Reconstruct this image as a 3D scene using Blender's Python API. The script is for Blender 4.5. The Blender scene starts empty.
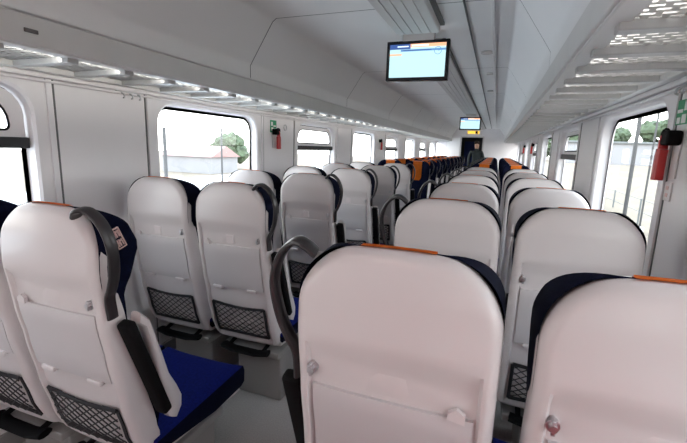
import bpy, bmesh, math, random
from mathutils import Vector, Matrix
random.seed(7)
C = bpy.context.scene.collection
PI = math.pi
ZC = 2.445            # ceiling height
WX = 1.45             # inner face of the side walls
LIPX = 0.985
Y_BACK, Y_END = -3.2, 17.0
MOD = 2.05            # length of one wall / ceiling module

# ------------------------------------------------------------------ materials
def mat(name, col, rough=.5, metal=0, var=0.0, scale=8, bump=0.0, bscale=60, emit=None, estr=1, coat=0, spec=.5, sheen=0):
    m = bpy.data.materials.new(name); m.use_nodes = True
    nt = m.node_tree; b = nt.nodes['Principled BSDF']
    b.inputs['Base Color'].default_value = (*col, 1)
    b.inputs['Roughness'].default_value = rough
    b.inputs['Metallic'].default_value = metal
    b.inputs['Specular IOR Level'].default_value = spec
    b.inputs['Coat Weight'].default_value = coat
    b.inputs['Sheen Weight'].default_value = sheen
    tc = nt.nodes.new('ShaderNodeTexCoord')
    if var > 0:
        n = nt.nodes.new('ShaderNodeTexNoise'); n.inputs['Scale'].default_value = scale; n.inputs['Detail'].default_value = 4
        r = nt.nodes.new('ShaderNodeValToRGB')
        r.color_ramp.elements[0].position = .3; r.color_ramp.elements[1].position = .7
        r.color_ramp.elements[0].color = (*[c*(1-var) for c in col], 1)
        r.color_ramp.elements[1].color = (*[min(1, c*(1+var)) for c in col], 1)
        nt.links.new(tc.outputs['Object'], n.inputs['Vector']); nt.links.new(n.outputs['Fac'], r.inputs['Fac'])
        nt.links.new(r.outputs['Color'], b.inputs['Base Color'])
    if bump > 0:
        n2 = nt.nodes.new('ShaderNodeTexNoise'); n2.inputs['Scale'].default_value = bscale
        bp = nt.nodes.new('ShaderNodeBump'); bp.inputs['Strength'].default_value = bump; bp.inputs['Distance'].default_value = .002
        nt.links.new(tc.outputs['Object'], n2.inputs['Vector']); nt.links.new(n2.outputs['Fac'], bp.inputs['Height'])
        nt.links.new(bp.outputs['Normal'], b.inputs['Normal'])
    if emit:
        b.inputs['Emission Color'].default_value = (*emit, 1); b.inputs['Emission Strength'].default_value = estr
    return m

M = {}
M['shell'] = mat('seat_shell_plastic', (.60, .56, .558), .34, var=.012, scale=3, coat=.1)
M['tray'] = mat('tray_plastic', (.53, .505, .51), .4, var=.015, scale=3)
M['blue'] = mat('blue_plush', (.004, .009, .10), .9, var=.25, scale=90, bump=.5, bscale=220, spec=.08)
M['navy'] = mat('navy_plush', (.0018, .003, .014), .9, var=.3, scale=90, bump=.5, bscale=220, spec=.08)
M['orange'] = mat('orange_cover', (.85, .20, .02), .7, var=.08, scale=40, bump=.3, bscale=200, spec=.2)
M['handle'] = mat('grey_handle', (.030, .027, .029), .3, metal=.2)
M['black'] = mat('black_plastic', (.003, .003, .0035), .7, spec=.12)
M['netm'] = mat('black_cord', (.012, .012, .015), .7)
M['chrome'] = mat('chrome', (.55, .55, .57), .38, metal=1)
M['wall'] = mat('wall_panel', (.80, .775, .785), .45, var=.02, scale=1.5)
M['trim'] = mat('trim_panel', (.76, .73, .74), .4, var=.02, scale=2)
M['ceil'] = mat('ceiling_panel', (.88, .875, .865), .42, var=.02, scale=1.0)
M['strip'] = mat('strip_plastic', (.62, .60, .585), .5, var=.03, scale=2)
M['seam'] = mat('dark_seam', (.14, .14, .14), .7)
M['rack'] = mat('rack_metal', (.68, .675, .655), .4, var=.03, scale=5)
M['rackdark'] = mat('rack_bar_metal', (.50, .50, .49), .4, var=.03, scale=5)
M['floor'] = mat('floor_vinyl', (.40, .385, .37), .42, var=.12, scale=120)
M['gasket'] = mat('rubber_gasket', (.012, .012, .014), .55)
M['metal'] = mat('pedestal_metal', (.30, .29, .28), .45, metal=.3)
M['red'] = mat('red_plastic', (.50, .02, .02), .35)
M['green'] = mat('green_sign', (.02, .28, .12), .5)
M['white'] = mat('white_print', (.8, .8, .78), .5)
M['pink'] = mat('pink_print', (.72, .50, .47), .6)
M['offw'] = mat('offwhite_switch', (.70, .66, .66), .5)
M['screen'] = mat('screen_cyan', (.05, .06, .06), .3, emit=(.60, .93, 1.0), estr=.65)
M['scr_blue'] = mat('screen_blue', (.01, .02, .05), .3, emit=(.03, .07, .22), estr=1)
M['scr_mid'] = mat('screen_midblue', (.01, .02, .05), .3, emit=(.10, .22, .42), estr=1)
M['scr_orange'] = mat('screen_orange', (.05, .02, .01), .3, emit=(.85, .38, .22), estr=1)
M['scr_pale'] = mat('screen_pale', (.05, .05, .05), .3, emit=(.9, .75, .65), estr=1)
M['scr_white'] = mat('screen_white', (.05, .05, .05), .3, emit=(.75, .9, 1), estr=1)
M['led'] = mat('led_amber', (.05, .03, .01), .4, emit=(1.0, .55, .06), estr=.9)
M['bezel'] = mat('tv_bezel', (.008, .008, .01), .25)
M['lamp'] = mat('lamp_tube', (.8, .8, .8), .4, emit=(1, .98, .95), estr=7)
M['doorblue'] = mat('door_blue', (.02, .05, .25), .5)
M['vest'] = mat('vestibule_dark', (.05, .055, .06), .6)
M['cloth'] = mat('dark_cloth', (.015, .025, .028), .8)
M['skin'] = mat('skin', (.55, .33, .24), .5)
M['hair'] = mat('hair', (.03, .02, .015), .6)
M['highlight_line'] = mat('highlight_joint', (.95, .95, .94), .4)
M['sticker'] = mat('sticker_print', (.66, .60, .60), .5)
M['path'] = mat('bounce_gravel', (.24, .23, .21), .9, var=.15, scale=5)
M['bounce_red'] = mat('reflector_canvas', (.62, .03, .04), .7, bump=.3, bscale=300)
M['sand'] = mat('sandy_ground', (.165, .135, .098), .9, var=.15, scale=1.2)
M['conc'] = mat('platform_concrete', (.66, .66, .65), .9, var=.08, scale=1)
M['leaf'] = mat('foliage', (.06, .085, .045), .8, var=.5, scale=2.0)
M['bark'] = mat('bark', (.12, .09, .07), .8)
M['pole'] = mat('pole_paint', (.05, .05, .05), .6)
M['rail'] = mat('rail_steel', (.30, .26, .23), .5, metal=.4)
M['build'] = mat('far_wall', (.25, .25, .26), .8, var=.08, scale=.4)
M['roof'] = mat('far_roof', (.30, .19, .18), .8, var=.1)
M['fence'] = mat('fence_paint', (.12, .13, .13), .6)
def glass_mat():
    m = bpy.data.materials.new('window_glass'); m.use_nodes = True; nt = m.node_tree; nt.nodes.clear()
    o = nt.nodes.new('ShaderNodeOutputMaterial'); mx = nt.nodes.new('ShaderNodeMixShader')
    t = nt.nodes.new('ShaderNodeBsdfTransparent'); t.inputs['Color'].default_value = (.93, .96, .95, 1)
    g = nt.nodes.new('ShaderNodeBsdfGlossy'); g.inputs['Roughness'].default_value = .02
    mx.inputs[0].default_value = .045; nt.links.new(t.outputs[0], mx.inputs[1]); nt.links.new(g.outputs[0], mx.inputs[2])
    nt.links.new(mx.outputs[0], o.inputs['Surface']); return m
M['glass'] = glass_mat()

# ------------------------------------------------------------------ helpers
def obj(name, bm, m, parent=None, smooth=False, loc=None):
    me = bpy.data.meshes.new(name)
    bmesh.ops.recalc_face_normals(bm, faces=bm.faces)
    bm.to_mesh(me); bm.free()
    me.materials.append(M[m] if isinstance(m, str) else m)
    if smooth:
        for p in me.polygons: p.use_smooth = True
        try: me.set_sharp_from_angle(angle=math.radians(38))
        except Exception: pass
    o = bpy.data.objects.new(name, me); C.objects.link(o)
    if parent: o.parent = parent
    if loc: o.location = loc
    return o
def thing(name, label, cat, loc=(0, 0, 0), rz=0, group=None):
    o = bpy.data.objects.new(name, None); C.objects.link(o)
    o.empty_display_size = .1
    o.location = loc; o.rotation_euler = (0, 0, rz)
    tag(o, label, cat, group); return o
def tag(o, label, cat, group=None, kind=None):
    o['label'] = label; o['category'] = cat
    if group: o['group'] = group
    if kind: o['kind'] = kind
    return o
def struct(o): o['kind'] = 'structure'; return o
def dup(root, loc, rz=None):
    r = root.copy(); C.objects.link(r); r.location = loc
    if rz is not None: r.rotation_euler = (0, 0, rz)
    for ch in list(root.children):
        c = ch.copy(); C.objects.link(c); c.parent = r
        for g in list(ch.children):
            d = g.copy(); C.objects.link(d); d.parent = c
    return r
def bx(bm, x0, x1, y0, y1, z0, z1, bev=0, rot=None):
    vs = [bm.verts.new((x, y, z)) for x in (x0, x1) for y in (y0, y1) for z in (z0, z1)]
    f = []
    for idx in ((0,1,3,2),(4,6,7,5),(0,4,5,1),(2,3,7,6),(0,2,6,4),(1,5,7,3)):
        f.append(bm.faces.new([vs[i] for i in idx]))
    if rot:
        bmesh.ops.transform(bm, matrix=rot, verts=vs)
    if bev:
        es = list({e for v in vs for e in v.link_edges})
        bmesh.ops.bevel(bm, geom=es, offset=bev, segments=3, profile=.5, affect='EDGES')
    return bm
def box(*a, **k): return bx(bmesh.new(), *a, **k)
def sweep(bm, pts, a, b, ref=(0, 1, 0), n=10, caps=True, power=1.0):
    pts = [Vector(p) for p in pts]; ref = Vector(ref); rings = []
    for i, p in enumerate(pts):
        t = (pts[min(i+1, len(pts)-1)] - pts[max(i-1, 0)]).normalized()
        u = (ref - t*ref.dot(t))
        if u.length < 1e-3: u = Vector((1, 0, 0)) - t*t.x
        u.normalize(); w = t.cross(u)
        ring = []
        for k in range(n):
            th = 2*PI*k/n; c, s = math.cos(th), math.sin(th)
            c = math.copysign(abs(c)**power, c); s = math.copysign(abs(s)**power, s)
            ring.append(bm.verts.new(p + u*a*c + w*b*s))
        rings.append(ring)
    for r0, r1 in zip(rings, rings[1:]):
        for k in range(n): bm.faces.new((r0[k], r0[(k+1) % n], r1[(k+1) % n], r1[k]))
    if caps: bm.faces.new(rings[0][::-1]); bm.faces.new(rings[-1])
    return bm
def tube(bm, p0, p1, r, n=8): return sweep(bm, [p0, p1], r, r, ref=(.3, .9, .31), n=n)
def spline(pts, n=6):
    P = [Vector(p) for p in pts]; P = [P[0]*2-P[1]] + P + [P[-1]*2-P[-2]]; out = []
    for i in range(1, len(P)-2):
        for k in range(n):
            t = k/n; a, b, c, d = P[i-1:i+3]
            out.append(.5*((2*b)+(c-a)*t+(2*a-5*b+4*c-d)*t*t+(-a+3*b-3*c+d)*t**3))
    out.append(P[-2]); return out
def lerp_table(T, z):      # T sorted by rising z
    if z <= T[0][0]: return T[0][1]
    for (z0, v0), (z1, v1) in zip(T, T[1:]):
        if z <= z1:
            t = (z-z0)/(z1-z0); t = t*t*(3-2*t)*.5 + t*.5
            return v0 + (v1-v0)*t
    return T[-1][1]

# ------------------------------------------------------------------ seat
RECD = .016; HW = .225; Z0, Z1 = .385, 1.372; RT, RB = .135, .045
REAR = [(.40, .165), (.45, .135), (.53, .105), (.70, .065), (.86, .037), (1.0, .014), (1.17, -.004), (1.28, 0), (1.38, .018)]
DEPTH = [(.40, .045), (.50, .085), (.62, .09), (.86, .085), (1.0, .075), (1.15, .055), (1.38, .045)]
def rear(z): return lerp_table(REAR, z)
def outline_hw(z, hw, z0, z1, rt, rb):
    if z > z1-rt: d = z-(z1-rt); return hw-rt+math.sqrt(max(0, rt*rt-d*d))
    if z < z0+rb: d = (z0+rb)-z; return hw-rb+math.sqrt(max(0, rb*rb-d*d))
    return hw
def sdf_in(x, z, hw, z0, z1, rt, rb):
    r = rt if z > (z0+z1)/2 else rb
    cx = hw-r; cz = (z1-r) if z > (z0+z1)/2 else (z0+r)
    dx = abs(x)-cx; dz = (z-cz) if z > (z0+z1)/2 else (cz-z)
    q = math.hypot(max(dx, 0), max(dz, 0)) + min(max(dx, dz), 0)
    return r-q
def zrows(z0, z1, rt, rb, nt, nm, nb):
    R = []
    for k in range(nb): R.append(z0 + rb*(1-math.cos(PI/2*k/nb)))
    for k in range(nm): R.append(z0+rb + (z1-rt-z0-rb)*k/nm)
    for k in range(nt+1): R.append(z1-rt + rt*math.sin(PI/2*k/nt))
    return R
def urow():
    U = [-1, -.985, -.96, -.93, -.9, -.87, -.84, -.8, -.7, -.55, -.4, -.2, 0]
    return U + [-u for u in U[:-1]][::-1]
def arch(x, z):   # the crown of the shell is slightly domed
    return -.020*(x/HW)**2 * max(0, min(1, (z-1.05)/.3))
def shell_y(x, z):
    d = sdf_in(x, z, HW, Z0, Z1, RT, RB)
    e = .028; y = rear(z) + .010*(x/HW)**2
    if d < e: t = 1-max(d, 0)/e; y += e*(1-math.sqrt(max(0, 1-t*t)))
    low = max(0, min(1, (1.135-z)/.02))
    if low > 0 and d > .028: y += RECD*low*min(1, (d-.028)/.008)
    return y
def make_shell():
    bm = bmesh.new(); U = urow(); Z = zrows(Z0, Z1, RT, RB, 12, 26, 5); g = []
    for i, z in enumerate(Z):
        hw = max(outline_hw(z, HW, Z0, Z1, RT, RB), .06); row = []
        for u in U:
            x = u*hw; row.append(bm.verts.new((x, shell_y(x, z), z+arch(x, z))))
        g.append(row)
    for a, b in zip(g, g[1:]):
        for j in range(len(U)-1): bm.faces.new((a[j], a[j+1], b[j+1], b[j]))
    loop = [r[0] for r in g] + g[-1][1:-1] + [r[-1] for r in g][::-1] + g[0][1:-1][::-1]
    last = loop
    new = [bm.verts.new((v.co.x*.995, max(v.co.y, rear(v.co.z)) + lerp_table(DEPTH, v.co.z) - .02, v.co.z - (.003 if v.co.z > 1.2 else 0))) for v in loop]
    n = len(loop)
    for k in range(n): bm.faces.new((last[k], last[(k+1) % n], new[(k+1) % n], new[k]))
    # front closing face, hidden by the upholstery
    cvs = [bm.verts.new((v.co.x*.8, v.co.y, .9+(v.co.z-.9)*.9)) for v in new]
    for k in range(n): bm.faces.new((new[k], new[(k+1) % n], cvs[(k+1) % n], cvs[k]))
    return bm
CH = .227; CZ0, CZ1, CRT = .44, 1.372, .115
CFC = [(.46, .10), (.60, .12), (.85, .105), (1.0, .10), (1.15, .095), (1.28, .085), (1.38, .06)]
CFS = [(.46, .10), (.60, .15), (.80, .145), (.96, .11), (1.08, .115), (1.16, .165), (1.24, .19), (1.31, .165), (1.38, .10)]
def cush_y(x, z, grow=0):
    u = min(1, abs(x)/CH); w = max(0, min(1, (u-.42)/.42)); w = w*w*(3-2*w)
    y = rear(z) + lerp_table(CFC, z)*(1-w) + lerp_table(CFS, z)*w
    d = sdf_in(x, z, CH, CZ0, CZ1, CRT, .03); e = .03
    if d < e: t = 1-max(d, 0)/e; y -= e*(1-math.sqrt(max(0, 1-t*t)))
    return y + grow
def carch(x, z): return -.010*(x/CH)**2 * max(0, min(1, (z-1.05)/.3))
def make_cushion():
    bm = bmesh.new(); U = urow(); Z = zrows(CZ0, CZ1, CRT, .03, 12, 26, 4); g = []
    for z in Z:
        hw = max(outline_hw(z, CH, CZ0, CZ1, CRT, .03), .1); hw *= 1 - .05*max(0, min(1, (1.12-z)/.15))
        g.append([bm.verts.new((u*hw, cush_y(u*hw, z), z+carch(u*hw, z))) for u in U])
    for a, b in zip(g, g[1:]):
        for j in range(len(U)-1): bm.faces.new((a[j], a[j+1], b[j+1], b[j]))
    loop = [r[0] for r in g] + g[-1][1:-1] + [r[-1] for r in g][::-1] + g[0][1:-1][::-1]
    n = len(loop)
    new = [bm.verts.new((v.co.x*.985, rear(v.co.z)+.03, v.co.z-.004)) for v in loop]
    for k in range(n): bm.faces.new((loop[k], loop[(k+1) % n], new[(k+1) % n], new[k]))
    return bm
def make_cover():
    bm = bmesh.new(); path = []
    for z in [1.02+(CZ1-.01-1.02)*k/14 for k in range(15)]: path.append((cush_y(0, z)+.006, z))
    yt = cush_y(0, 1.365)
    path += [(yt-.006, CZ1-.001), (yt-.03, CZ1+.002), (rear(1.37)+.045, CZ1+.002)]
    rows = []
    for i, (y, z) in enumerate(path):
        w = .082 if i > 2 else (.050, .070, .079)[i]
        rows.append([bm.verts.new((w*u, y + (0 if i > 13 else (cush_y(w*u, z)-cush_y(0, z))), z + carch(w*u, z))) for u in (-1, -.8, -.4, 0, .4, .8, 1)])
    for a, b in zip(rows, rows[1:]):
        for j in range(6): bm.faces.new((a[j], a[j+1], b[j+1], b[j]))
    bmesh.ops.solidify(bm, geom=bm.faces[:], thickness=.006)
    return bm
def make_squab():
    bm = bmesh.new(); nx, ny = 12, 16
    Y0, Y1 = .19, .745; g = []
    for j in range(ny+1):
        t = j/ny; y = Y0+(Y1-Y0)*t; row = []
        for i in range(nx+1):
            u = -1+2*i/nx; x = u*.24
            z = .475 + .018*t + .012*abs(u)**3 - .010*(1-u*u)*(1-t)
            ed = min(.24-abs(x), Y1-y, .05)
            z -= .02*(1-min(ed, .03)/.03)**2
            row.append(bm.verts.new((x, y, z)))
        g.append(row)
    for a, b in zip(g, g[1:]):
        for i in range(nx): bm.faces.new((a[i], a[i+1], b[i+1], b[i]))
    loop = g[0][:] + [r[-1] for r in g[1:]] + g[-1][:-1][::-1] + [r[0] for r in g[1:-1]][::-1]
    n = len(loop); prev = loop
    for dz, s in ((.025, 1.018), (.085, 1.012), (.11, .97)):
        new = [bm.verts.new((v.co.x*s, .46+(v.co.y-.46)*s, v.co.z-dz*(.5+.5*min(1, max(0, (v.co.y-.19)/.35))))) for v in loop]
        for k in range(n): bm.faces.new((prev[k], prev[(k+1) % n], new[(k+1) % n], new[k]))
        prev = new
    bm.faces.new(prev); return bm
def make_pan():
    bm = bmesh.new(); sweep(bm, [(0, .20, .395), (0, .45, .375), (0, .735, .355)], .225, .012, ref=(1, 0, 0), n=16, power=.3); return bm
def panel_on_shell(x0, x1, z0, z1, off, th, nx=8, nz=12, bev=.006, cut=None):
    """a thin plate lying on the rear of the shell, following its curve"""
    bm = bmesh.new(); F, B = [], []
    for j in range(nz+1):
        z = z0+(z1-z0)*j/nz; fr, br = [], []
        for i in range(nx+1):
            x = x0+(x1-x0)*i/nx
            y = rear(z)+.010*(x/HW)**2+RECD
            e = bev if (i in (0, nx) or j in (0, nz)) else 0
            fr.append(bm.verts.new((x, y-off-th+e*.6, z))); br.append(bm.verts.new((x, y-off+.004, z)))
        F.append(fr); B.append(br)
    for G in (F, B):
        for a, b in zip(G, G[1:]):
            for i in range(nx): bm.faces.new((a[i], a[i+1], b[i+1], b[i]))
    lf = F[0][:]+[r[-1] for r in F[1:]]+F[-1][:-1][::-1]+[r[0] for r in F[1:-1]][::-1]
    lb = B[0][:]+[r[-1] for r in B[1:]]+B[-1][:-1][::-1]+[r[0] for r in B[1:-1]][::-1]
    n = len(lf)
    for k in range(n): bm.faces.new((lf[k], lf[(k+1) % n], lb[(k+1) % n], lb[k]))
    return bm
def ys(x, z): return rear(z)+.010*(x/HW)**2+RECD
MESH = {}
def part(name, key, build, m, parent, smooth=True):
    """link a part; the mesh for one key is built once and shared"""
    if key not in MESH:
        o = obj(name, build(), m, parent, smooth); MESH[key] = o.data; return o
    o = bpy.data.objects.new(name, MESH[key]); C.objects.link(o); o.parent = parent; return o
def make_net():
    bm = bmesh.new(); zt = lambda x: .652-.012*math.cos(x/.175*PI/2); zb = .452; X = .172
    step = .046
    for sgn in (1, -1):
        k = -30
        while k < 30:
            c = k*step; pts = []
            for q in range(0, 41):
                z = zb+(.65-zb)*q/40; x = c + sgn*(z-zb)*1.35
                if abs(x) <= X and z <= zt(x): pts.append((x, ys(x, z)-.014-.006*math.sin((z-zb)/.2*PI), z))
            if len(pts) > 2: sweep(bm, [pts[0]]+pts[3:-3:5]+[pts[-1]], 0.0027, 0.0027, ref=(0, 1, .1), n=4)
            k += 1
    return bm
def make_net_frame():
    bm = bmesh.new(); X = .175
    P = [(-X, .452)] + [(x*X, .652-.012*math.cos(x*PI/2)) for x in (-1, -.6, -.2, .2, .6, 1)] + [(X, .452), (-X, .452)]
    for (xa, za), (xb, zb) in zip(P, P[1:]):
        r = .006
        sweep(bm, [(xa+(xb-xa)*t, ys(xa, za+(zb-za)*t)-.010, za+(zb-za)*t) for t in (0, .33, .66, 1)], .005, .0085, ref=(0, 1, 0), n=6)
    return bm
def make_handle(s):
    pts = spline([(s*.172, .006, 1.352), (s*.195, -.004, 1.372), (s*.226, .006, 1.372), (s*.264, .016, 1.335), (s*.286, .024, 1.27),
                  (s*.278, .034, 1.19), (s*.256, .040, 1.13), (s*.236, .045, 1.09), (s*.234, .052, 1.02)], 5)
    bm = sweep(bmesh.new(), pts, .019, .0085, ref=(0, 1, .15), n=12, power=.75)
    return bm
def make_armpad(s):
    a = math.atan2(.145, .42)
    bm = box(-.027, .027, -.02, .02, -.215, .215, bev=.012)
    bmesh.ops.transform(bm, matrix=Matrix.Translation((s*.262, .142, .80)) @ Matrix.Rotation(a, 4, 'X'), verts=bm.verts); return bm
def make_armframe(s):
    bm = bmesh.new(); cs = [(.118, 1.0, .004), (.150, .97, .012), (.185, .85, .017), (.215, .73, .022), (.242, .66, .032), (.256, .61, .040), (.255, .575, .038), (.245, .55, .020)]
    sweep(bm, [(s*.256, y, z) for y, z, w in cs], .030, .022, ref=(0, 1, 0), n=12, power=.7)
    rings = len(cs)
    bm.verts.ensure_lookup_table()
    for i, (y, z, w) in enumerate(cs):
        for k in range(12):
            v = bm.verts[i*12+k]; v.co.y = y + (v.co.y-y)*(w/.030)
    return bm
def make_ped():
    bm = bmesh.new()
    bx(bm, -.10, .21, .22, .56, 0.0, .30, bev=.012); bx(bm, -.19, .21, .19, .62, .295, .335, bev=.006)
    return bm
def make_foot():
    bm = bmesh.new()
    sweep(bm, [(-.16, .16, .345), (-.08, .15, .335), (.08, .15, .335), (.16, .16, .345)], .034, .016, ref=(0, 1, 0), n=10)
    for x in (-.12, .12): tube(bm, (x, .16, .345), (x, .25, .37), .012)
    return bm
def make_knob():
    bm = bmesh.new()
    sweep(bm, [(0, 0, 0), (0, -.010, 0), (0, -.014, 0)], .013, .013, ref=(1, 0, 0), n=14)
    sweep(bm, [(0, -.014, 0), (0, -.020, 0), (0, -.026, 0)], .008, .008, ref=(1, 0, 0), n=12)
    bx(bm, -.004, .004, -.024, -.002, -.016, .016, bev=.002); return bm
def make_latch():
    bm = bmesh.new()
    vs = [bm.verts.new(p) for p in ((-.018, 0, -.010), (.018, 0, -.016), (.018, 0, .004), (0, 0, .016), (-.018, 0, .004))]
    f = bm.faces.new(vs); r = bmesh.ops.extrude_face_region(bm, geom=[f])
    for v in r['geom']:
        if isinstance(v, bmesh.types.BMVert): v.co.y -= .012
    return bm
def make_badge_frame(s):
    bm = bmesh.new(); x = s*.2275
    # on the outer flank of the head wing
    def P(u, v): return (x, .098+u*.90-v*.42, 1.272+v*.92+u*.30)
    def quad(u0, u1, v0, v1, t=.002):
        vs = [bm.verts.new((P(u, v)[0]+s*t, *P(u, v)[1:])) for u, v in ((u0, v0), (u1, v0), (u1, v1), (u0, v1))]
        vb = [bm.verts.new((P(u, v)[0]-s*.004, *P(u, v)[1:])) for u, v in ((u0, v0), (u1, v0), (u1, v1), (u0, v1))]
        bm.faces.new(vs); bm.faces.new(vb[::-1])
        for k in range(4): bm.faces.new((vs[k], vs[(k+1) % 4], vb[(k+1) % 4], vb[k]))
    W, H, t = .017, .036, .0028
    quad(-W, W, H-t, H); quad(-W, W, -H, -H+t); quad(-W, -W+t, -H, H); quad(W-t, W, -H, H)
    # two rows of plain monogram strokes
    for base in (.004, -.028):
        quad(-.011, -.007, base, base+.024); quad(-.003, .001, base, base+.024); quad(.007, .010, base, base+.024)
        quad(-.011, .001, base+.010, base+.0135); quad(.001, .010, base+.017, base+.0205)
    return bm
def make_seat(s, label, sticker=False, badge=False, window=False):
    """s = +1 when the aisle is on the seat's +x side; the seat faces +y"""
    t = thing('train_seat', label, 'seat')
    t['s'] = s; del t['s']
    part('back_shell', 'shell', make_shell, 'shell', t)
    b = part('backrest', 'cush', make_cushion, 'navy', t)
    part('headrest_cover', 'cover', make_cover, 'orange', t)['label'] = 'orange headrest cover'
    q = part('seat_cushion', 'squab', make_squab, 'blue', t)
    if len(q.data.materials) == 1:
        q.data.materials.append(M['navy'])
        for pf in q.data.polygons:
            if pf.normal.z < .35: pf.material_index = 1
    part('seat_pan', 'pan', make_pan, 'shell', t)
    tr = part('tray_table', 'tray', lambda: panel_on_shell(-.184, .184, .765, 1.025, 0, .013), 'tray', t)
    for x in (-.115, .115):
        part('hinge', 'hinge%.2f' % x, lambda: box(x-.032, x+.032, ys(x, .762)-.020, ys(x, .762)+.002, .752, .770, bev=.004), 'shell', tr)
    nf = part('net_pocket', 'netf', make_net_frame, 'netm', t)
    part('net', 'net', make_net, 'netm', nf)
    def rec():
        bm = panel_on_shell(-.058, .058, 1.032, 1.095, -.001, .004, 4, 3)
        for v in bm.verts:
            v.co.x *= 1 - .25*(v.co.z-1.032)/.063
        return bm
    rp = part('recess_plate', 'recess', rec, 'shell', t)
    if sticker: part('sticker', 'sticker', lambda: panel_on_shell(-.02, .026, 1.04, 1.085, .003, .002, 2, 2, 0), 'sticker', rp)['label'] = 'small pale printed sticker'
    k = part('coat_hook', 'knob%d' % s, lambda: (lambda bm: (bmesh.ops.translate(bm, vec=(s*.182, ys(.182, 1.068), 1.068), verts=bm.verts), bm)[1])(make_knob()), 'chrome', t)
    part('tray_latch', 'latch%d' % s, lambda: (lambda bm: (bmesh.ops.translate(bm, vec=(-s*.150, ys(.15, 1.035)-.004, 1.035), verts=bm.verts), bm)[1])(make_latch()), 'shell', t)
    if window: part('pedestal', 'ped', make_ped, 'metal', t); part('footrest', 'foot', make_foot, 'black', t); return t
    part('grab_handle', 'handle%d' % s, lambda: make_handle(s), 'handle', t)
    ar = part('armrest', 'arm%d' % s, lambda: make_armframe(s), 'shell', t)
    part('arm_pad', 'pad%d' % s, lambda: make_armpad(s), 'black', ar)['label'] = 'black arm pad'
    part('pedestal', 'ped', make_ped, 'metal', t)
    part('footrest', 'foot', make_foot, 'black', t)
    if badge: part('badge', 'badge%d' % s, lambda: make_badge_frame(s), 'pink', b)['label'] = 'pale outlined monogram badge'
    return t

AX, BX = .577, 1.086; YR, YL, PT = .774, .823, .959
ordn = ['nearest', 'second nearest', 'third nearest', 'fourth nearest', 'fifth nearest', 'sixth nearest', 'seventh nearest', 'eighth nearest', 'ninth nearest']
SPECIAL = {
 ('L', 'a', 0): 'white-backed blue seat at far left foreground, monogram badge on its head wing',
 ('L', 'b', 0): 'white-backed window seat cut off at lower left corner, beside the badge seat',
 ('R', 'a', 0): 'large pinkish seat back filling the centre foreground, chrome hook at its left',
 ('R', 'b', 0): 'pinkish seat back cut off by the lower right corner, blue plush beside its shoulder',
 ('R', 'b', 1): 'pale grey-pink seat back by the right wall, directly ahead of the lower right corner seat'}
protoL = {True: None, False: None}
def place(side, col, x, y, s, rz, lab, key):
    global PR
    if key not in PROTO:
        t = make_seat(s, lab, sticker=key[1], badge=key[2], window=key[3]); PROTO[key] = t
        t.location = (x, y, 0); t.rotation_euler = (0, 0, rz)
    else:
        t = dup(PROTO[key], (x, y, 0), rz); t['label'] = lab
    return t
PROTO = {}
for k in range(6):
    for side, sx in (('L', -1), ('R', 1)):
        for col, X in (('a', AX), ('b', BX)):
            y = (YL if side == 'L' else YR) + k*PT; s = 1 if side == 'L' else -1
            lab = SPECIAL.get((side, col, k)) or 'white-backed seat in the %s row of the %s column %s of the aisle' % (
                ordn[k], 'aisle-side' if col == 'a' else 'window-side', 'left' if side == 'L' else 'right')
            t = place(side, col, sx*X, y, s, 0, lab, (s, side == 'L' and k > 0, side == 'L' and col == 'a' and k == 0, col == 'b'))
            t['group'] = 'white backed seats facing away'
for k in range(9):
    for side, sx in (('L', -1), ('R', 1)):
        for col, X in (('a', AX), ('b', BX)):
            y = 7.5 + k*PT; s = -1 if side == 'L' else 1
            lab = 'navy seat with orange headrest, %s in the %s column %s of aisle' % (
                ordn[k], 'aisle-side' if col == 'a' else 'window-side', 'left' if side == 'L' else 'right')
            t = place(side, col, sx*X, y, s, PI, lab, (s, False, False, col == 'b'))
            t['group'] = 'orange headed seats facing the camera'

# ------------------------------------------------------------------ room shell
struct(obj('floor', box(-WX-.1, WX+.1, Y_BACK, Y_END+2.2, -.06, 0), 'floor'))
PROFILE = [(-.985, 2.052), (-.985, 2.14), (-.970, 2.165), (-.80, 2.425), (-.77, 2.445), (0, 2.448), (.77, 2.445), (.80, 2.425), (.970, 2.165), (.985, 2.14), (.985, 2.052)]
def ceiling_panel(prof, y0, y1, th=.02):
    bm = bmesh.new()
    a = [bm.verts.new((x, y0, z)) for x, z in prof]; b = [bm.verts.new((x, y1, z)) for x, z in prof]
    for k in range(len(prof)-1): bm.faces.new((a[k], a[k+1], b[k+1], b[k]))
    bmesh.ops.recalc_face_normals(bm, faces=bm.faces)
    return bm
seams = [2.645+MOD*k for k in range(-3, 8)]
ys_ = [Y_BACK]+[s for s in seams if Y_BACK < s < Y_END]+[Y_END]
bm = bmesh.new()
for y0, y1 in zip(ys_, ys_[1:]):
    a = [bm.verts.new((x, y0+.004, z)) for x, z in PROFILE]; b = [bm.verts.new((x, y1-.004, z)) for x, z in PROFILE]
    for k in range(len(PROFILE)-1): bm.faces.new((a[k], b[k], b[k+1], a[k+1]))
struct(obj('ceiling', bm, 'ceil', smooth=True))
# dark joint behind the seams, and the outer roof skin
bm = bmesh.new(); pr = [(x*1.006, z+.006) for x, z in PROFILE]
a = [bm.verts.new((x, Y_BACK, z)) for x, z in pr]; b = [bm.verts.new((x, Y_END, z)) for x, z in pr]
for k in range(len(pr)-1): bm.faces.new((a[k], b[k], b[k+1], a[k+1]))
struct(obj('trim_0', bm, 'seam'))
struct(obj('roof', box(-WX-.12, WX+.12, Y_BACK, Y_END+2.2, 2.52, 2.58), 'ceil'))
# upper inner side behind the racks
for nm, s in (('left', -1), ('right', 1)):
    pass

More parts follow.
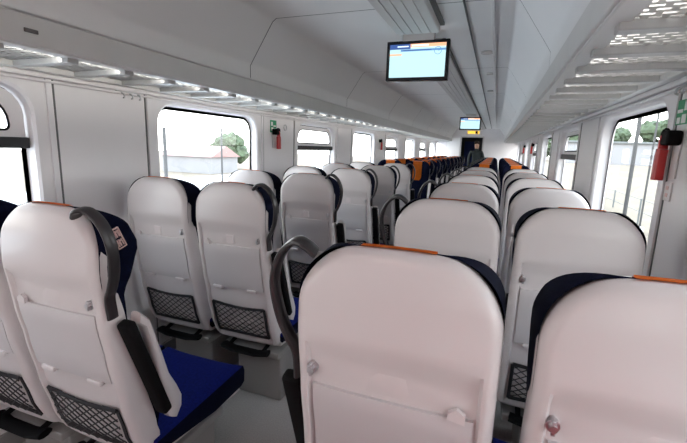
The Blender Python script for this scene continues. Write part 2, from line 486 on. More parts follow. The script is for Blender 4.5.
# walls with window openings ------------------------------------------------
def rrect(y0, y1, z0, z1, r, n=7):
    P = []
    for cy, cz, a0 in ((y1-r, z1-r, 0), (y0+r, z1-r, 90), (y0+r, z0+r, 180), (y1-r, z0+r, 270)):
        for k in range(n): a = math.radians(a0+90*k/(n-1)); P.append((cy+r*math.cos(a), cz+r*math.sin(a)))
    return P
def rr2(y0, y1, z0, z1, rt, rb, n=7):
    P = []
    for cy, cz, a0, q in ((y1-rt, z1-rt, 0, rt), (y0+rt, z1-rt, 90, rt), (y0+rb, z0+rb, 180, rb), (y1-rb, z0+rb, 270, rb)):
        for k in range(n): a = math.radians(a0+90*k/(n-1)); P.append((cy+q*math.cos(a), cz+q*math.sin(a)))
    return P
def outer_match(P, y0, y1, z0, z1, n=7):
    """points of the surrounding rectangle matched one-to-one with a rounded rect"""
    O = []
    for q, (cy, cz) in enumerate(((y1, z1), (y0, z1), (y0, z0), (y1, z0))):
        for k in range(n):
            t = k/(n-1); py, pz = P[q*n+k]
            if q in (0, 2): O.append((cy, pz) if t < .5 else ((cy, cz) if abs(t-.5) < 1e-6 else (py, cz)))
            else: O.append((py, cz) if t < .5 else ((cy, cz) if abs(t-.5) < 1e-6 else (cy, pz)))
    return O
def ring_faces(bm, A, B):
    n = len(A)
    for k in range(n): bm.faces.new((A[k], A[(k+1) % n], B[(k+1) % n], B[k]))
WZ0, WZ1, WR = .99, 1.845, .15
WIN = [(c, (2*abs(k-4) % 4) == 2) for k, c in enumerate([.80-2*MOD+MOD*j for j in range(0, 9)])]
wins = []
for j in range(-2, 8):
    c = .82+MOD*(j) + (-.03 if j % 2 else 0)
    wins.append((c, j % 2 == 0))      # even: vented, odd: full pane
def wbox(vent): return (.595 if vent else .63)
cnt = 1
for side, s in (('left', -1), ('right', 1)):
    bm = bmesh.new()
    for c, vent in wins:
        h = wbox(vent); y0, y1 = max(c-MOD/2, Y_BACK), min(c+MOD/2, Y_END+.0)
        y0, y1 = c-MOD/2-(.03 if vent else 0)+.015, c+MOD/2+(0 if vent else -.03)+.015
        y0, y1 = .79+MOD*wins.index((c, vent))-2*MOD-MOD/2, .79+MOD*wins.index((c, vent))-2*MOD+MOD/2
        P = rrect(c-h, c+h, WZ0, WZ1, WR); O = outer_match(P, y0, y1, 0, 2.03)
        vi = [bm.verts.new((s*WX, y, z)) for y, z in P]; vo = [bm.verts.new((s*WX, y, z)) for y, z in O]
        v2 = [bm.verts.new((s*(WX+.012), y, z)) for y, z in rrect(c-h+.012, c+h-.012, WZ0+.012, WZ1-.012, WR-.008)]
        v3 = [bm.verts.new((s*(WX+.085), y, z)) for y, z in rrect(c-h+.02, c+h-.02, WZ0+.02, WZ1-.02, WR-.012)]
        ring_faces(bm, vo, vi); ring_faces(bm, vi, v2); ring_faces(bm, v2, v3)
    w = struct(obj('wall_'+side, bm, 'wall', smooth=True))
    # outer skin above and below the glass, upper closed bin side
    bm = bmesh.new(); bx(bm, s*(WX+.09), s*(WX+.12), Y_BACK, Y_END, 0, WZ0); bx(bm, s*(WX+.09), s*(WX+.12), Y_BACK, Y_END, WZ1, 2.54)
    struct(obj('wall_%s_outer' % side, bm, 'wall'))
    bm = box(s*(WX-.004), s*(WX+.02), Y_BACK, Y_END, 2.03, 2.5); struct(obj('wall_%s_upper' % side, bm, 'wall'))
    # vertical seams beside every window and panel trims
    bm = bmesh.new(); bm2 = bmesh.new()
    for c, vent in wins:
        h = wbox(vent)
        for yy in (c-h-.10, c+h+.10):
            bx(bm, s*(WX-.0035), s*(WX+.002), yy-.0045, yy+.0045, .02, 1.885)
        for yy in (c-h-.075, c+h+.075):
            bx(bm2, s*(WX-.010), s*(WX+.002), yy-.016, yy+.016, .02, 1.885, bev=.004)
    struct(obj('trim_%d' % (1 if s < 0 else 2), bm, 'seam')); struct(obj('trim_%d' % (3 if s < 0 else 4), bm2, 'wall'))
    # windows
    for c, vent in wins:
        h = wbox(vent); y0, y1, z0, z1, R = c-h+.02, c+h-.02, WZ0+.02, WZ1-.02, WR-.012
        w = obj('window_%d' % cnt, (lambda bm: (ring_faces(bm, [bm.verts.new((s*(WX+.07), y, z)) for y, z in rrect(y0-.004, y1+.004, z0-.004, z1+.004, R)],
                 [bm.verts.new((s*(WX+.07), y, z)) for y, z in rrect(y0+.022, y1-.022, z0+.022, z1-.022, R-.02)]),
                 bmesh.ops.solidify(bm, geom=bm.faces[:], thickness=.02), bm)[2])(bmesh.new()), 'gasket'); struct(w)
        cnt += 1
        P = rrect(y0+.018, y1-.018, z0+.018, z1-.018, R-.02)
        bm = bmesh.new(); bm.faces.new([bm.verts.new((s*(WX+.078), y, z)) for y, z in P])
        obj('pane', bm, 'glass', w)
        if vent:
            zb = 1.575; bm = bmesh.new(); Xa = s*(WX+.052)
            Rz = rrect(y0+.006, y1-.006, zb, z1-.006, .001)
            Po = []
            for y, z in rrect(y0+.006, y1-.006, z0, z1-.006, R-.006):
                Po.append((y, max(z, zb)))
            Pi = rr2(y0+.075, y1-.075, zb+.035, z1-.05, .13, .025)
            # outer outline uses large top corners and square bottom ones
            n = 7; Po = rrect(y0+.006, y1-.006, z0, z1-.006, R-.006)[:2*n] + [(y0+.006, zb)]*n + [(y1-.006, zb)]*n
            Po = [(y, max(z, zb)) for y, z in Po]
            A = [bm.verts.new((Xa, y, z)) for y, z in Po]; B = [bm.verts.new((Xa, y, z)) for y, z in Pi]
            B2 = [bm.verts.new((Xa+s*.02, y, z)) for y, z in Pi]
            ring_faces(bm, A, B); ring_faces(bm, B, B2)
            bmesh.ops.remove_doubles(bm, verts=bm.verts, dist=1e-5)
            vf = obj('vent_frame', bm, 'trim', w)
            bm = bmesh.new()
            ring_faces(bm, [bm.verts.new((Xa-s*.002, y, z)) for y, z in rr2(y0+.071, y1-.071, zb+.031, z1-.046, .134, .029)],
                       [bm.verts.new((Xa-s*.002, y, z)) for y, z in rr2(y0+.083, y1-.083, zb+.043, z1-.058, .122, .017)])
            bmesh.ops.solidify(bm, geom=bm.faces[:], thickness=.004)
            obj('vent_seal', bm, 'gasket', vf)
            bm = box(min(s*(WX+.03), s*(WX+.075)), max(s*(WX+.03), s*(WX+.075)), y0, y1, 1.522, 1.577, bev=.006)
            obj('crossbar', bm, 'gasket', w)
# rail profile above the windows
for i, s in ((5, -1), (6, 1)):
    bm = bmesh.new(); bx(bm, min(s*(WX-.03), s*WX), max(s*(WX-.03), s*WX), Y_BACK, Y_END, 1.875, 1.90, bev=.006)
    sweep(bm, [(s*(WX-.012), Y_BACK, 1.862), (s*(WX-.012), Y_END, 1.862)], .007, .007, ref=(0, 0, 1), n=8)
    struct(obj('trim_%d' % i, bm, 'trim', smooth=True))
    bm = box(min(s*(WX-.02), s*WX), max(s*(WX-.02), s*WX), Y_BACK, Y_END, 0, .10, bev=.004)
    struct(obj('baseboard_'+('left' if s < 0 else 'right'), bm, 'metal'))

# rear wall and end wall with a door opening --------------------------------
struct(obj('wall_back', box(-WX-.1, WX+.1, Y_BACK-.06, Y_BACK, 0, 2.52), 'wall'))
DX0, DX1, DZ = -.60, .20, 2.10
bm = bmesh.new(); bx(bm, -WX-.1, DX0, Y_END, Y_END+.06, 0, 2.52); bx(bm, DX1, WX+.1, Y_END, Y_END+.06, 0, 2.52); bx(bm, DX0, DX1, Y_END, Y_END+.06, DZ, 2.52)
struct(obj('wall_end', bm, 'wall'))
bm = bmesh.new(); bx(bm, DX0-.05, DX0, Y_END-.02, Y_END+.07, 0, DZ+.05); bx(bm, DX1, DX1+.05, Y_END-.02, Y_END+.07, 0, DZ+.05); bx(bm, DX0, DX1, Y_END-.02, Y_END+.07, DZ, DZ+.05)
d = struct(obj('door_1', bm, 'strip'))
obj('door_leaf', box(DX0-.55, DX0-.052, Y_END-.035, Y_END-.012, .02, DZ-.02, bev=.004), 'ceil', d)
bm = bmesh.new(); bx(bm, DX0-.35, DX1+.35, Y_END+2.1, Y_END+2.16, 0, 2.5); bx(bm, DX0-.37, DX0-.33, Y_END+.06, Y_END+2.1, 0, 2.5); bx(bm, DX1+.33, DX1+.37, Y_END+.06, Y_END+2.1, 0, 2.5)
struct(obj('wall_vestibule', bm, 'vest'))
struct(obj('door_2', box(-.62, .0, Y_END+2.05, Y_END+2.1, .9, 1.98, bev=.01), 'doorblue'))

# ceiling strip, lines, discs ------------------------------------------------
def strip_box(y0, y1, z0, z1, x0, x1):
    bm = bmesh.new(); n = 5; w = (x1-x0)
    bx(bm, x0, x1, y0, y1, z0+.006, z1)
    for k in range(n):
        a = x0+w*(k+.06)/n; b = x0+w*(k+.94)/n; bx(bm, a, b, y0+.002, y1-.002, z0, z0+.008)
    return bm
t = thing('ceiling_duct', 'grooved grey ceiling duct cover ending above the near screen', 'duct cover', (0, 0, 2.38))
obj('duct_cover', (lambda b: (bmesh.ops.translate(b, vec=(0, 0, -2.38), verts=b.verts), b)[1])(strip_box(Y_BACK+.02, 3.03, 2.385, 2.445, 0.0, .305)), 'strip', t)
obj('dark_joint', (lambda b: (bmesh.ops.translate(b, vec=(0, 0, -2.38), verts=b.verts), b)[1])(box(.305, .335, Y_BACK+.02, 3.03, 2.43, 2.445)), 'seam', t)
t = thing('ceiling_duct', 'long flat grey ceiling duct cover running from near screen to far end', 'duct cover', (0, 0, 2.42))
obj('duct_cover', (lambda b: (bmesh.ops.translate(b, vec=(0, 0, -2.42), verts=b.verts), b)[1])(strip_box(3.42, Y_END-.02, 2.415, 2.446, -.03, .27)), 'strip', t)
obj('dark_joint', (lambda b: (bmesh.ops.translate(b, vec=(0, 0, -2.42), verts=b.verts), b)[1])(box(.27, .295, 3.42, Y_END-.02, 2.435, 2.446)), 'seam', t)
struct(obj('trim_7', box(.487, .497, Y_BACK, Y_END, 2.436, 2.449), 'seam'))
struct(obj('trim_8', box(.638, .660, Y_BACK, Y_END, 2.430, 2.449, bev=.003), 'highlight_line'))  # highlight along the ceiling joint, put in as near-white colour
for i, (x, y, r) in enumerate(((.592, 3.95, .05), (.60, 5.0, .035), (.585, 6.4, .04))):
    lab = ['nearest round grey ceiling disc beside the pale line', 'small middle ceiling disc beside the pale line', 'farthest round ceiling disc beside the pale line'][i]
    bm = bmesh.new(); sweep(bm, [(0, 0, .0), (0, 0, -.012), (0, 0, -.018)], r, r, ref=(1, 0, 0), n=20)
    o = obj('ceiling_speaker', bm, 'strip', smooth=True, loc=(x, y, 2.447)); tag(o, lab, 'speaker')

# luggage racks ---------------------------------------------------------------
def perf():
    bm = bmesh.new(); X0, X1, Y0, Y1 = 1.0, 1.40, -.125, .125; ny = 8; cx = .046; cy = (Y1-Y0)/ny
    for j in range(ny):
        off = (cx/2 if j % 2 else 0); a = Y0+cy*j; b = a+cy; xs = [X0]; x = X0+off
        while x < X1-1e-6:
            x0, x1 = x, min(x+cx, X1); m0, m1 = x0+.008, x1-.008
            if x0 > X0 and xs[-1] < x0-1e-6: bm.faces.new([bm.verts.new((p, q, 0)) for p, q in ((xs[-1], a), (x0, a), (x0, b), (xs[-1], b))])
            if m1-m0 > .012:
                c0, c1 = a+.009, b-.009
                for r in ((x0, x1, a, c0), (x0, x1, c1, b), (x0, m0, c0, c1), (m1, x1, c0, c1)):
                    bm.faces.new([bm.verts.new((p, q, 0)) for p, q in ((r[0], r[2]), (r[1], r[2]), (r[1], r[3]), (r[0], r[3]))])
            else: bm.faces.new([bm.verts.new((p, q, 0)) for p, q in ((x0, a), (x1, a), (x1, b), (x0, b))])
            xs.append(x1); x = x1
    bmesh.ops.solidify(bm, geom=bm.faces[:], thickness=.003)
    return bm
PM = None; BMSH = None
SP = MOD/7
for side, s, lab in (('left', -1, 'long pale slatted luggage rack along the left wall'), ('right', 1, 'long grey slatted luggage rack along the right wall')):
    t = thing('luggage_rack', lab, 'luggage rack', (0, 0, 1.9))
    bm = bmesh.new()
    bx(bm, min(s*.975, s*1.0), max(s*.975, s*1.0), Y_BACK+.01, Y_END-.01, .03, .142, bev=.006)
    bx(bm, min(s*.985, s*1.05), max(s*.985, s*1.05), Y_BACK+.01, Y_END-.01, .022, .048, bev=.006)
    obj('front_lip', bm, 'rack', t)
    obj('wall_rail', box(min(s*1.38, s*(WX-.001)), max(s*1.38, s*(WX-.001)), Y_BACK+.01, Y_END-.01, .0, .034, bev=.005), 'rack', t)
    y = 1.32-8*SP; k = 0
    while y < Y_END-.3:
        if BMSH is None:
            o = obj('crossbar', box(1.02, 1.395, -.026, .026, .002, .032, bev=.004), 'rackdark', t); BMSH = o.data
        else:
            o = bpy.data.objects.new('crossbar', BMSH); C.objects.link(o); o.parent = t
        o.location = (0, y, 0)
        if s < 0: o.rotation_euler = (0, 0, PI)
        if PM is None:
            p = obj('perforated_panel', perf(), 'rack', t); PM = p.data
        else:
            p = bpy.data.objects.new('perforated_panel', PM); C.objects.link(p); p.parent = t
        p.location = (0, y+SP/2, .026)
        if s < 0: p.rotation_euler = (0, 0, PI)
        y += SP; k += 1
    # one lip fastener
    obj('lip_catch', box(min(s*.968, s*.976), max(s*.968, s*.976), 1.10, 1.15, .075, .09, bev=.002), 'seam', t)
t = thing('rack_lamp', 'strip lamp above the right luggage rack, glowing through its perforations', 'lamp', (1.3, 0, 2.40))
obj('tube', (lambda: sweep(bmesh.new(), [(0, Y_BACK+.1, 0), (0, Y_END-.1, 0)], .02, .02, ref=(0, 0, 1), n=8))(), 'lamp', t)
obj('tube_holder', box(-.03, .03, Y_BACK+.1, Y_END-.1, .02, .075), 'rack', t)

# screens -----------------------------------------------------------------------
def make_tv(label, loc):
    t = thing('display_screen', label, 'screen', loc)      # base = centre of the top edge
    W, H = .475, .292
    obj('bezel', box(-W/2, W/2, 0, .05, -H, 0, bev=.006), 'bezel', t)
    sc = obj('screen', box(-W/2+.026, W/2-.026, -.003, .002, -H+.026, -.026), 'screen', t)
    x0, x1, zt = -W/2+.026, W/2-.026, -.026; w = x1-x0
    def el(n, a, b, c, d, m, dy=.0045):
        o = obj(n, box(x0+w*a, x0+w*b, -dy, -.001, zt-.240*d, zt-.240*c), m, sc); return o
    el('title_bar', 0, .375, 0, .15, 'scr_blue'); el('title_bar', .375, 1, 0, .10, 'scr_orange')
    el('title_bar', .40, .70, .025, .075, 'scr_pale', .006)
    el('title_text', .14, .34, .055, .085, 'scr_white', .006)
    el('subtitle_bar', .20, 1, .16, .22, 'scr_mid'); el('subtitle_text', .24, .75, .18, .20, 'scr_blue', .006)
    el('time_box', 0, .22, .285, .335, 'scr_orange')
    bm = bmesh.new(); cx, cz = x0+w*.865, zt-.240*.23; n = 20
    ring_faces(bm, [bm.verts.new((cx+.028*math.cos(a*2*PI/n), -.007, cz+.028*math.sin(a*2*PI/n))) for a in range(n)],
               [bm.verts.new((cx+.024*math.cos(a*2*PI/n), -.007, cz+.024*math.sin(a*2*PI/n))) for a in range(n)])
    bmesh.ops.solidify(bm, geom=bm.faces[:], thickness=.001)
    bx(bm, cx-.001, cx+.002, -.008, -.006, cz, cz+.018); bx(bm, cx, cx+.014, -.008, -.006, cz-.001, cz+.002)
    obj('clock_ring', bm, 'scr_mid', sc)
    obj('mount', box(-.12, .12, .0, .06, -.005, 2.446-loc[2], bev=.004), 'strip', t)
    return t
make_tv('large near display screen hanging from the ceiling, black bezel', (.122, 3.2, 2.387))
make_tv('small distant display screen hanging near the far end', (.115, 10.0, 2.348))
t = thing('led_display', 'amber lit destination display above the far doorway', 'display', (-.15, Y_END-.04, 2.2))
obj('housing', box(-.30, .30, 0, .04, -.02, .19, bev=.006), 'offw', t)
obj('led_panel', box(-.24, .20, -.006, .002, .04, .15), 'led', t)
obj('dark_segment', box(.05, .14, -.012, -.004, .045, .145), 'black', t)

# signs, hammers ---------------------------------------------------------------
def sign(label, s, y, z, w=.125, h=.125):
    t = thing('emergency_sign', label, 'sign', (s*(WX-.001), y, z))
    def q(n, a, b, c, d, m, dx, par): return obj(n, box(min(0, -s*dx), max(0, -s*dx), a, b, c, d), m, par)
    p = q('plate', -w/2, w/2, -h/2, h/2, 'green', .003, t)
    q('pictogram', -.045, -.012, .005, .045, 'white', .0045, p); q('pictogram', .0, .05, -.002, .012, 'white', .0045, p)
    q('pictogram', -.04, .0, -.045, -.01, 'white', .0045, p); q('pictogram', .015, .045, -.045, -.02, 'white', .0045, p)
    return t
sign('green pictogram sign on left wall beside the second window', -1, 3.76, 1.765)
sign('green pictogram sign at the right edge above the red hammer', 1, 2.06, 1.765, .16, .10)
def hammer(label, s, y, z):
    t = thing('emergency_hammer', label, 'emergency hammer', (s*(WX-.002), y, z))
    obj('holder', box(min(0, -s*.055), max(0, -s*.055), -.05, .03, .045, .105, bev=.01), 'black', t)
    obj('back_plate', box(min(0, -s*.006), max(0, -s*.006), -.045, .02, -.09, .06, bev=.002), 'offw', t)
    obj('grip', sweep(bmesh.new(), [(-s*.04, .022, .03), (-s*.042, .024, -.0), (-s*.042, .024, -.095), (-s*.042, .024, -.10)], .024, .02, ref=(0, 1, 0), n=12, power=.6), 'red', t, True)
    obj('head', sweep(bmesh.new(), spline([(-s*.04, .022, .03), (-s*.04, .024, .06), (-s*.04, .012, .085)], 3), .014, .018, ref=(0, 1, 0), n=10), 'red', t, True)
    obj('ring', (lambda: sweep(bmesh.new(), [(-s*.042, .012+.036*math.cos(a*PI/8), .09+.022*math.sin(a*PI/8)) for a in range(0, 17)], .006, .006, ref=(1, 0, 0), n=6, caps=False))(), 'black', t, True)
    return t
hammer('red emergency hammer in black holder on left wall under green sign', -1, 3.78, 1.635)
hammer('small distant red emergency hammer on left wall past the fourth window', -1, 7.88, 1.64)
hammer('large red emergency hammer in black holder on right wall', 1, 2.065, 1.585)
hammer('small distant red emergency hammer on the right wall, nearer one', 1, 9.0, 1.66)
hammer('tiny red emergency hammer on the right wall toward the far end', 1, 11.6, 1.66)
t = thing('wall_socket', 'small white wall plate under the red hammer on right wall', 'socket', (WX-.001, 2.07, 1.44))
pl = obj('plate', box(-.006, 0, -.035, .035, -.04, .04, bev=.003), 'offw', t)
for dz in (-.015, .015): obj('socket_hole', box(-.008, -.004, -.012, .012, dz-.008, dz+.008, bev=.001), 'pink', pl)
o = obj('coat_ring', sweep(bmesh.new(), [(.012, .03*math.cos(a*PI/10), .03*math.sin(a*PI/10)) for a in range(21)], .005, .005, ref=(1, 0, 0), n=6, caps=False), 'chrome', smooth=True, loc=(-WX, 4.0, 1.765))
tag(o, 'small metal ring on left wall beside green sign', 'ring')
for i, (y, s, lab) in enumerate(((1.98, -1, 'metal coat hook rail under left rack before the second window'), (2.0, 1, 'metal coat hook rail under right rack above green sign'))):
    t = thing('coat_hook_rail', lab, 'coat hook', (s*WX, y, 1.868))
    obj('rail', box(min(0, -s*.012), max(0, -s*.012), -.09, .09, -.008, .008, bev=.003), 'chrome', t)
    for dy in (-.06, 0, .06): obj('hook', sweep(bmesh.new(), spline([(-s*.01, dy, -.002), (-s*.035, dy, -.012), (-s*.04, dy, -.03), (-s*.03, dy, -.035)], 3), .005, .005, ref=(0, 1, 0), n=6), 'chrome', t, True)

# standing person in the far doorway ---------------------------------------------
def person(loc):
    J = {'pel': ((0, 0, 1.02), .15), 'wai': ((0, 0, 1.18), .14), 'che': ((0, 0, 1.42), .18), 'nec': ((0, 0, 1.64), .065), 'hd0': ((0, -.01, 1.74), .085), 'hd1': ((0, -.015, 1.87), .10),
         'sl': ((-.20, 0, 1.56), .075), 'el': ((-.27, .02, 1.27), .055), 'wl': ((-.25, -.08, 1.02), .04), 'hl': ((-.24, -.12, .93), .035),
         'sr': ((.20, 0, 1.56), .075), 'er': ((.27, .02, 1.27), .055), 'wr': ((.25, -.08, 1.02), .04), 'hr': ((.24, -.12, .93), .035),
         'tl': ((-.10, 0, .95), .11), 'kl': ((-.11, -.02, .53), .07), 'al': ((-.11, .01, .10), .05), 'fl': ((-.12, -.15, .05), .045),
         'tr': ((.10, 0, .95), .11), 'kr': ((.11, -.02, .53), .07), 'ar': ((.11, .01, .10), .05), 'fr': ((.12, -.15, .05), .045)}
    E = [('pel', 'wai'), ('wai', 'che'), ('che', 'nec'), ('nec', 'hd0'), ('hd0', 'hd1'), ('che', 'sl'), ('sl', 'el'), ('el', 'wl'), ('wl', 'hl'), ('che', 'sr'), ('sr', 'er'), ('er', 'wr'), ('wr', 'hr'),
         ('pel', 'tl'), ('tl', 'kl'), ('kl', 'al'), ('al', 'fl'), ('pel', 'tr'), ('tr', 'kr'), ('kr', 'ar'), ('ar', 'fr')]
    names = list(J); me = bpy.data.meshes.new('person')
    me.from_pydata([J[n][0] for n in names], [(names.index(a), names.index(b)) for a, b in E], [])
    o = bpy.data.objects.new('person', me); C.objects.link(o); o.location = loc
    sk = o.modifiers.new('skin', 'SKIN'); o.modifiers.new('sub', 'SUBSURF').levels = 2
    o.modifiers['sub'].render_levels = 2
    for v, n in zip(me.skin_vertices[0].data, names): v.radius = (J[n][1], J[n][1]*(.62 if n in ('che', 'wai', 'pel') else 1))
    me.skin_vertices[0].data[0].use_root = True
    m = bpy.data.materials.new('person_mix'); m.use_nodes = True; nt = m.node_tree; b = nt.nodes['Principled BSDF']
    tc = nt.nodes.new('ShaderNodeTexCoord'); sp = nt.nodes.new('ShaderNodeSeparateXYZ'); gt = nt.nodes.new('ShaderNodeMath'); gt.operation = 'GREATER_THAN'; gt.inputs[1].default_value = 1.665
    mx = nt.nodes.new('ShaderNodeMix'); mx.data_type = 'RGBA'; mx.inputs['A'].default_value = (.007, .014, .016, 1); mx.inputs['B'].default_value = (.50, .30, .21, 1)
    nt.links.new(tc.outputs['Object'], sp.inputs[0]); nt.links.new(sp.outputs['Z'], gt.inputs[0]); nt.links.new(gt.outputs[0], mx.inputs['Factor']); nt.links.new(mx.outputs['Result'], b.inputs['Base Color'])
    b.inputs['Roughness'].default_value = .7
    me.materials.append(m)
    tag(o, 'dim person in dark clothes standing in the far doorway', 'person')
    bm = bmesh.new(); bmesh.ops.create_uvsphere(bm, u_segments=16, v_segments=10, radius=.108)
    for v in bm.verts:
        v.co.z = v.co.z*1.05; 
        if v.co.y < -.03 and v.co.z < .03: v.co.y = -.03
    h = obj('hair', bm, 'hair', o, True, loc=(0, .012, 1.855))
    bm = bmesh.new(); bmesh.ops.create_uvsphere(bm, u_segments=8, v_segments=6, radius=.016)
    obj('nose', bm, 'skin', o, True, loc=(0, -.112, 1.80))
person((.02, Y_END-.45, 0))

# case-shaped reflectors added out of frame, bouncing red onto the nearest seats
def reflector(x0, x1, y0, y1, h, label):
    t = thing('reflector', label, 'reflector', ((x0+x1)/2, (y0+y1)/2, 0)); a, b = (x1-x0)/2, (y1-y0)/2
    obj('case', box(-a, a, -b, b, .06, h, bev=.04), 'bounce_red', t, True)
    for sx in (-1, 1):
        for sy in (-1, 1): obj('wheel', tube(bmesh.new(), (sx*(a-.06)-.012, sy*(b-.05), .032), (sx*(a-.06)+.012, sy*(b-.05), .032), .03, 14), 'black', t, True)
    obj('carry_handle', sweep(bmesh.new(), spline([(-.09, 0, h-.01), (-.08, 0, h+.03), (.08, 0, h+.03), (.09, 0, h-.01)], 4), .012, .008, ref=(0, 1, 0), n=8), 'black', t, True)
reflector(.36, .84, -.02, .26, 1.08, 'tall red suitcase added behind the central pinkish seat back')
reflector(.87, 1.30, .04, .30, .95, 'shorter red suitcase added behind the lower right corner seat')
# ------------------------------------------------------------------ outside
struct(obj('ground', box(-90, 90, -60, 120, -1.35, -1.25), 'sand'))
struct(obj('platform', box(-14, -1.75, -30, 50, -1.25, -.25), 'conc'))
struct(obj('bounce_strip', box(1.75, 3.6, -30, 50, -1.25, -.45), 'path'))  # unseen strip added beside the coach to bounce daylight up to the ceiling
def tree(x, y, h, r, label, z=None):
    z = .73 if x > 0 else -1.27
    t = thing('tree', label, 'tree', (x, y, z))
    obj('trunk', sweep(bmesh.new(), [(0, 0, 0), (.05, .02, h*.3), (0, 0, h*.7)], .16, .16, ref=(1, 0, 0), n=8), 'bark', t, True)
    bm = bmesh.new(); rnd = random.Random(int(x*7+y*13))
    for k in range(14):
        a = rnd.random()*2*PI; q = rnd.random()*r*.7; hh = h*(.35+.55*rnd.random()); rr = r*(.3+.25*rnd.random())
        m = Matrix.Translation((q*math.cos(a), q*math.sin(a), hh))
        g = bmesh.ops.create_icosphere(bm, subdivisions=3, radius=rr, matrix=m)
        for v in g['verts']:
            c = Vector((q*math.cos(a), q*math.sin(a), hh)); v.co = c+(v.co-c)*(.82+.36*rnd.random())
    obj('crown', bm, 'leaf', t); return t
tree(9.0, 52, 4.6, 2.2, 'leafy green tree seen at left through the large right window')
tree(13.4, 58, 3.6, 2.0, 'low green tree right of centre through the large right window')
tree(17.5, 53, 4.4, 2.2, 'green tree at right edge of the large right window view')
tree(6.0, 56, 4.5, 2.6, 'far green tree beyond the second right window')
def pole(x, y, h, label, z=-1.25, r=.11):
    t = thing('mast', label, 'mast', (x, y, z))
    obj('post', tube(bmesh.new(), (0, 0, 0), (0, 0, h), r, 10), 'pole', t, True)
    obj('foot', box(-.12, .12, -.12, .12, 0, .2, bev=.03), 'conc', t); return t
pole(5.55, 18, 4.5, 'dark mast at centre of the large right window view', r=.07)
pole(6.1, 18, 4.5, 'thin mast at right of the large right window view', r=.035)
pole(-6.08, 9.0, 2.2, 'thin dark lamp post outside the second left window', z=-.25, r=.025)
pole(-8.0, 9.0, 2.2, 'distant mast outside at left of the second left window', z=-.25, r=.05)
def fence(x, y0, y1, label, z=-1.25):
    t = thing('railing', label, 'railing', (x, y0, z)); n = int((y1-y0)/2.0)
    for zz in (.55, 1.05): obj('rail', tube(bmesh.new(), (0, 0, zz), (0, y1-y0, zz), .015, 6), 'fence', t)
    for k in range(n+1): obj('post', tube(bmesh.new(), (0, 2.0*k, 0), (0, 2.0*k, 1.1), .04, 6), 'fence', t)
fence(6.6, 8, 30, 'grey railing across the sandy yard outside the right windows')
fence(-5.6, 9.2, 24, 'grey platform railing outside the left windows', z=-.25)
bm = bmesh.new(); P = [(3, 22, -1.25), (90, 22, -1.25), (90, 40, .75), (3, 40, .75), (3, 110, .75), (90, 110, .75), (3, 110, -1.3), (90, 110, -1.3)]
v = [bm.verts.new(p) for p in P]
for q in ((0, 1, 2, 3), (3, 2, 5, 4), (4, 5, 7, 6), (0, 3, 4, 6), (1, 7, 5, 2)): bm.faces.new([v[i] for i in q])
struct(obj('ground_bank', bm, 'sand'))
for i, x in enumerate((4.2, 5.0)):
    o = obj('rail_track', box(-.035, .035, -20, 80, 0, .14, bev=.01), 'rail', loc=(x, 0, -1.25)); tag(o, ['nearer steel rail on the sandy ground outside at right', 'farther steel rail on the sandy ground outside at right'][i], 'rail')
t = thing('building', 'long pale low building across the yard beyond the right windows', 'building', (14, 45, .72))
obj('wall', box(-8, 8, -1.5, 1.5, 0, 1.9), 'build', t); obj('roof', box(-8.2, 8.2, -1.7, 1.7, 1.9, 2.1, bev=.05), 'fence', t)
t = thing('building', 'long building with dull red roof beyond the left platform', 'building', (-26, 32, -1.25))
obj('wall', box(-2.8, 2.8, -2, 2, 0, 1.5), 'build', t)
bm = bmesh.new(); a = [bm.verts.new(p) for p in ((-3, -2.2, 1.5), (-3, 2.2, 1.5), (-3, 0, 2.5), (3, -2.2, 1.5), (3, 2.2, 1.5), (3, 0, 2.5))]
for f in ((0, 1, 2), (3, 5, 4), (0, 2, 5, 3), (1, 4, 5, 2), (0, 3, 4, 1)): bm.faces.new([a[i] for i in f])
obj('roof', bm, 'roof', t)
tree(-27, 38, 3.6, 2.0, 'pale tree behind the red roof outside the second left window')

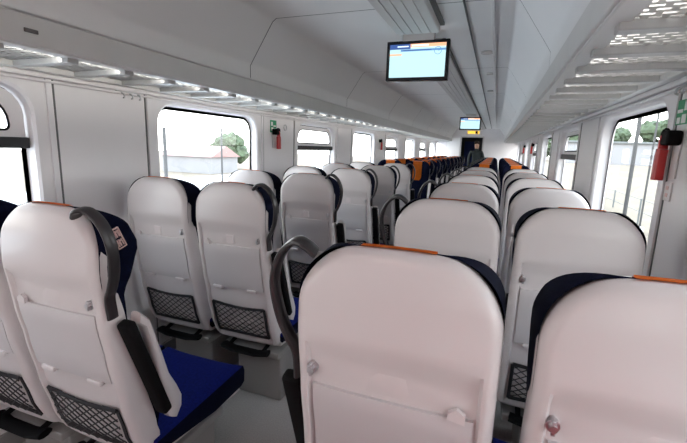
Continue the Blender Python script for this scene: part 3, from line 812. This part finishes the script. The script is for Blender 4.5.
# ------------------------------------------------------------------ light
w = bpy.data.worlds.new('sky'); bpy.context.scene.world = w; w.use_nodes = True; nt = w.node_tree
bg = nt.nodes['Background']; tc = nt.nodes.new('ShaderNodeTexCoord'); sp = nt.nodes.new('ShaderNodeSeparateXYZ'); rp = nt.nodes.new('ShaderNodeValToRGB')
rp.color_ramp.elements[0].position = .0; rp.color_ramp.elements[0].color = (1.0, .98, .96, 1)
rp.color_ramp.elements[1].position = .8; rp.color_ramp.elements[1].color = (.72, .84, 1.0, 1)
nt.links.new(tc.outputs['Generated'], sp.inputs[0]); nt.links.new(sp.outputs['Z'], rp.inputs['Fac']); nt.links.new(rp.outputs['Color'], bg.inputs['Color'])
bg.inputs['Strength'].default_value = 4.3
def area(name, loc, sx, sy, power, col, rot=(0, 0, 0)):
    l = bpy.data.lights.new(name, 'AREA'); l.shape = 'RECTANGLE'; l.size = sx; l.size_y = sy; l.energy = power; l.color = col
    o = bpy.data.objects.new(name, l); C.objects.link(o); o.location = loc; o.rotation_euler = rot; return o
# fill strip added inside the left rack lip to brighten its underside
lo = area('rack_fill', (-1.055, 6.0, 1.912), .014, 18.0, 9, (1, .98, .92), rot=(0, math.radians(104), 0)); lo.data.spread = math.radians(110)
# unseen pink fill added behind the camera to tint the near seats
area('rear_fill', (.15, -1.4, 2.37), .28, 2.6, 8, (1, .66, .62))

# ------------------------------------------------------------------ camera
yaw, pit, rol, f = 0.35358, 0.184314, 0.032665, 401.7996
F = Vector((-math.sin(yaw)*math.cos(pit), math.cos(yaw)*math.cos(pit), -math.sin(pit)))
R = Vector((math.cos(yaw), math.sin(yaw), 0)); U = R.cross(F)
R2 = R*math.cos(rol)+U*math.sin(rol); U2 = -R*math.sin(rol)+U*math.cos(rol)
cd = bpy.data.cameras.new('camera'); cam = bpy.data.objects.new('camera', cd); C.objects.link(cam)
cd.sensor_width = 36; cd.lens = f/687*36; cd.clip_start = .02; cd.clip_end = 300
mw = Matrix((( R2.x, U2.x, -F.x, .753793), (R2.y, U2.y, -F.y, 0), (R2.z, U2.z, -F.z, 1.582788), (0, 0, 0, 1)))
cam.matrix_world = mw
sc = bpy.context.scene; sc.camera = cam
sc.view_settings.view_transform = 'Standard'; sc.view_settings.look = 'None'; sc.view_settings.gamma = 1; sc.view_settings.use_curve_mapping = False
sc.view_settings.exposure = 0.80
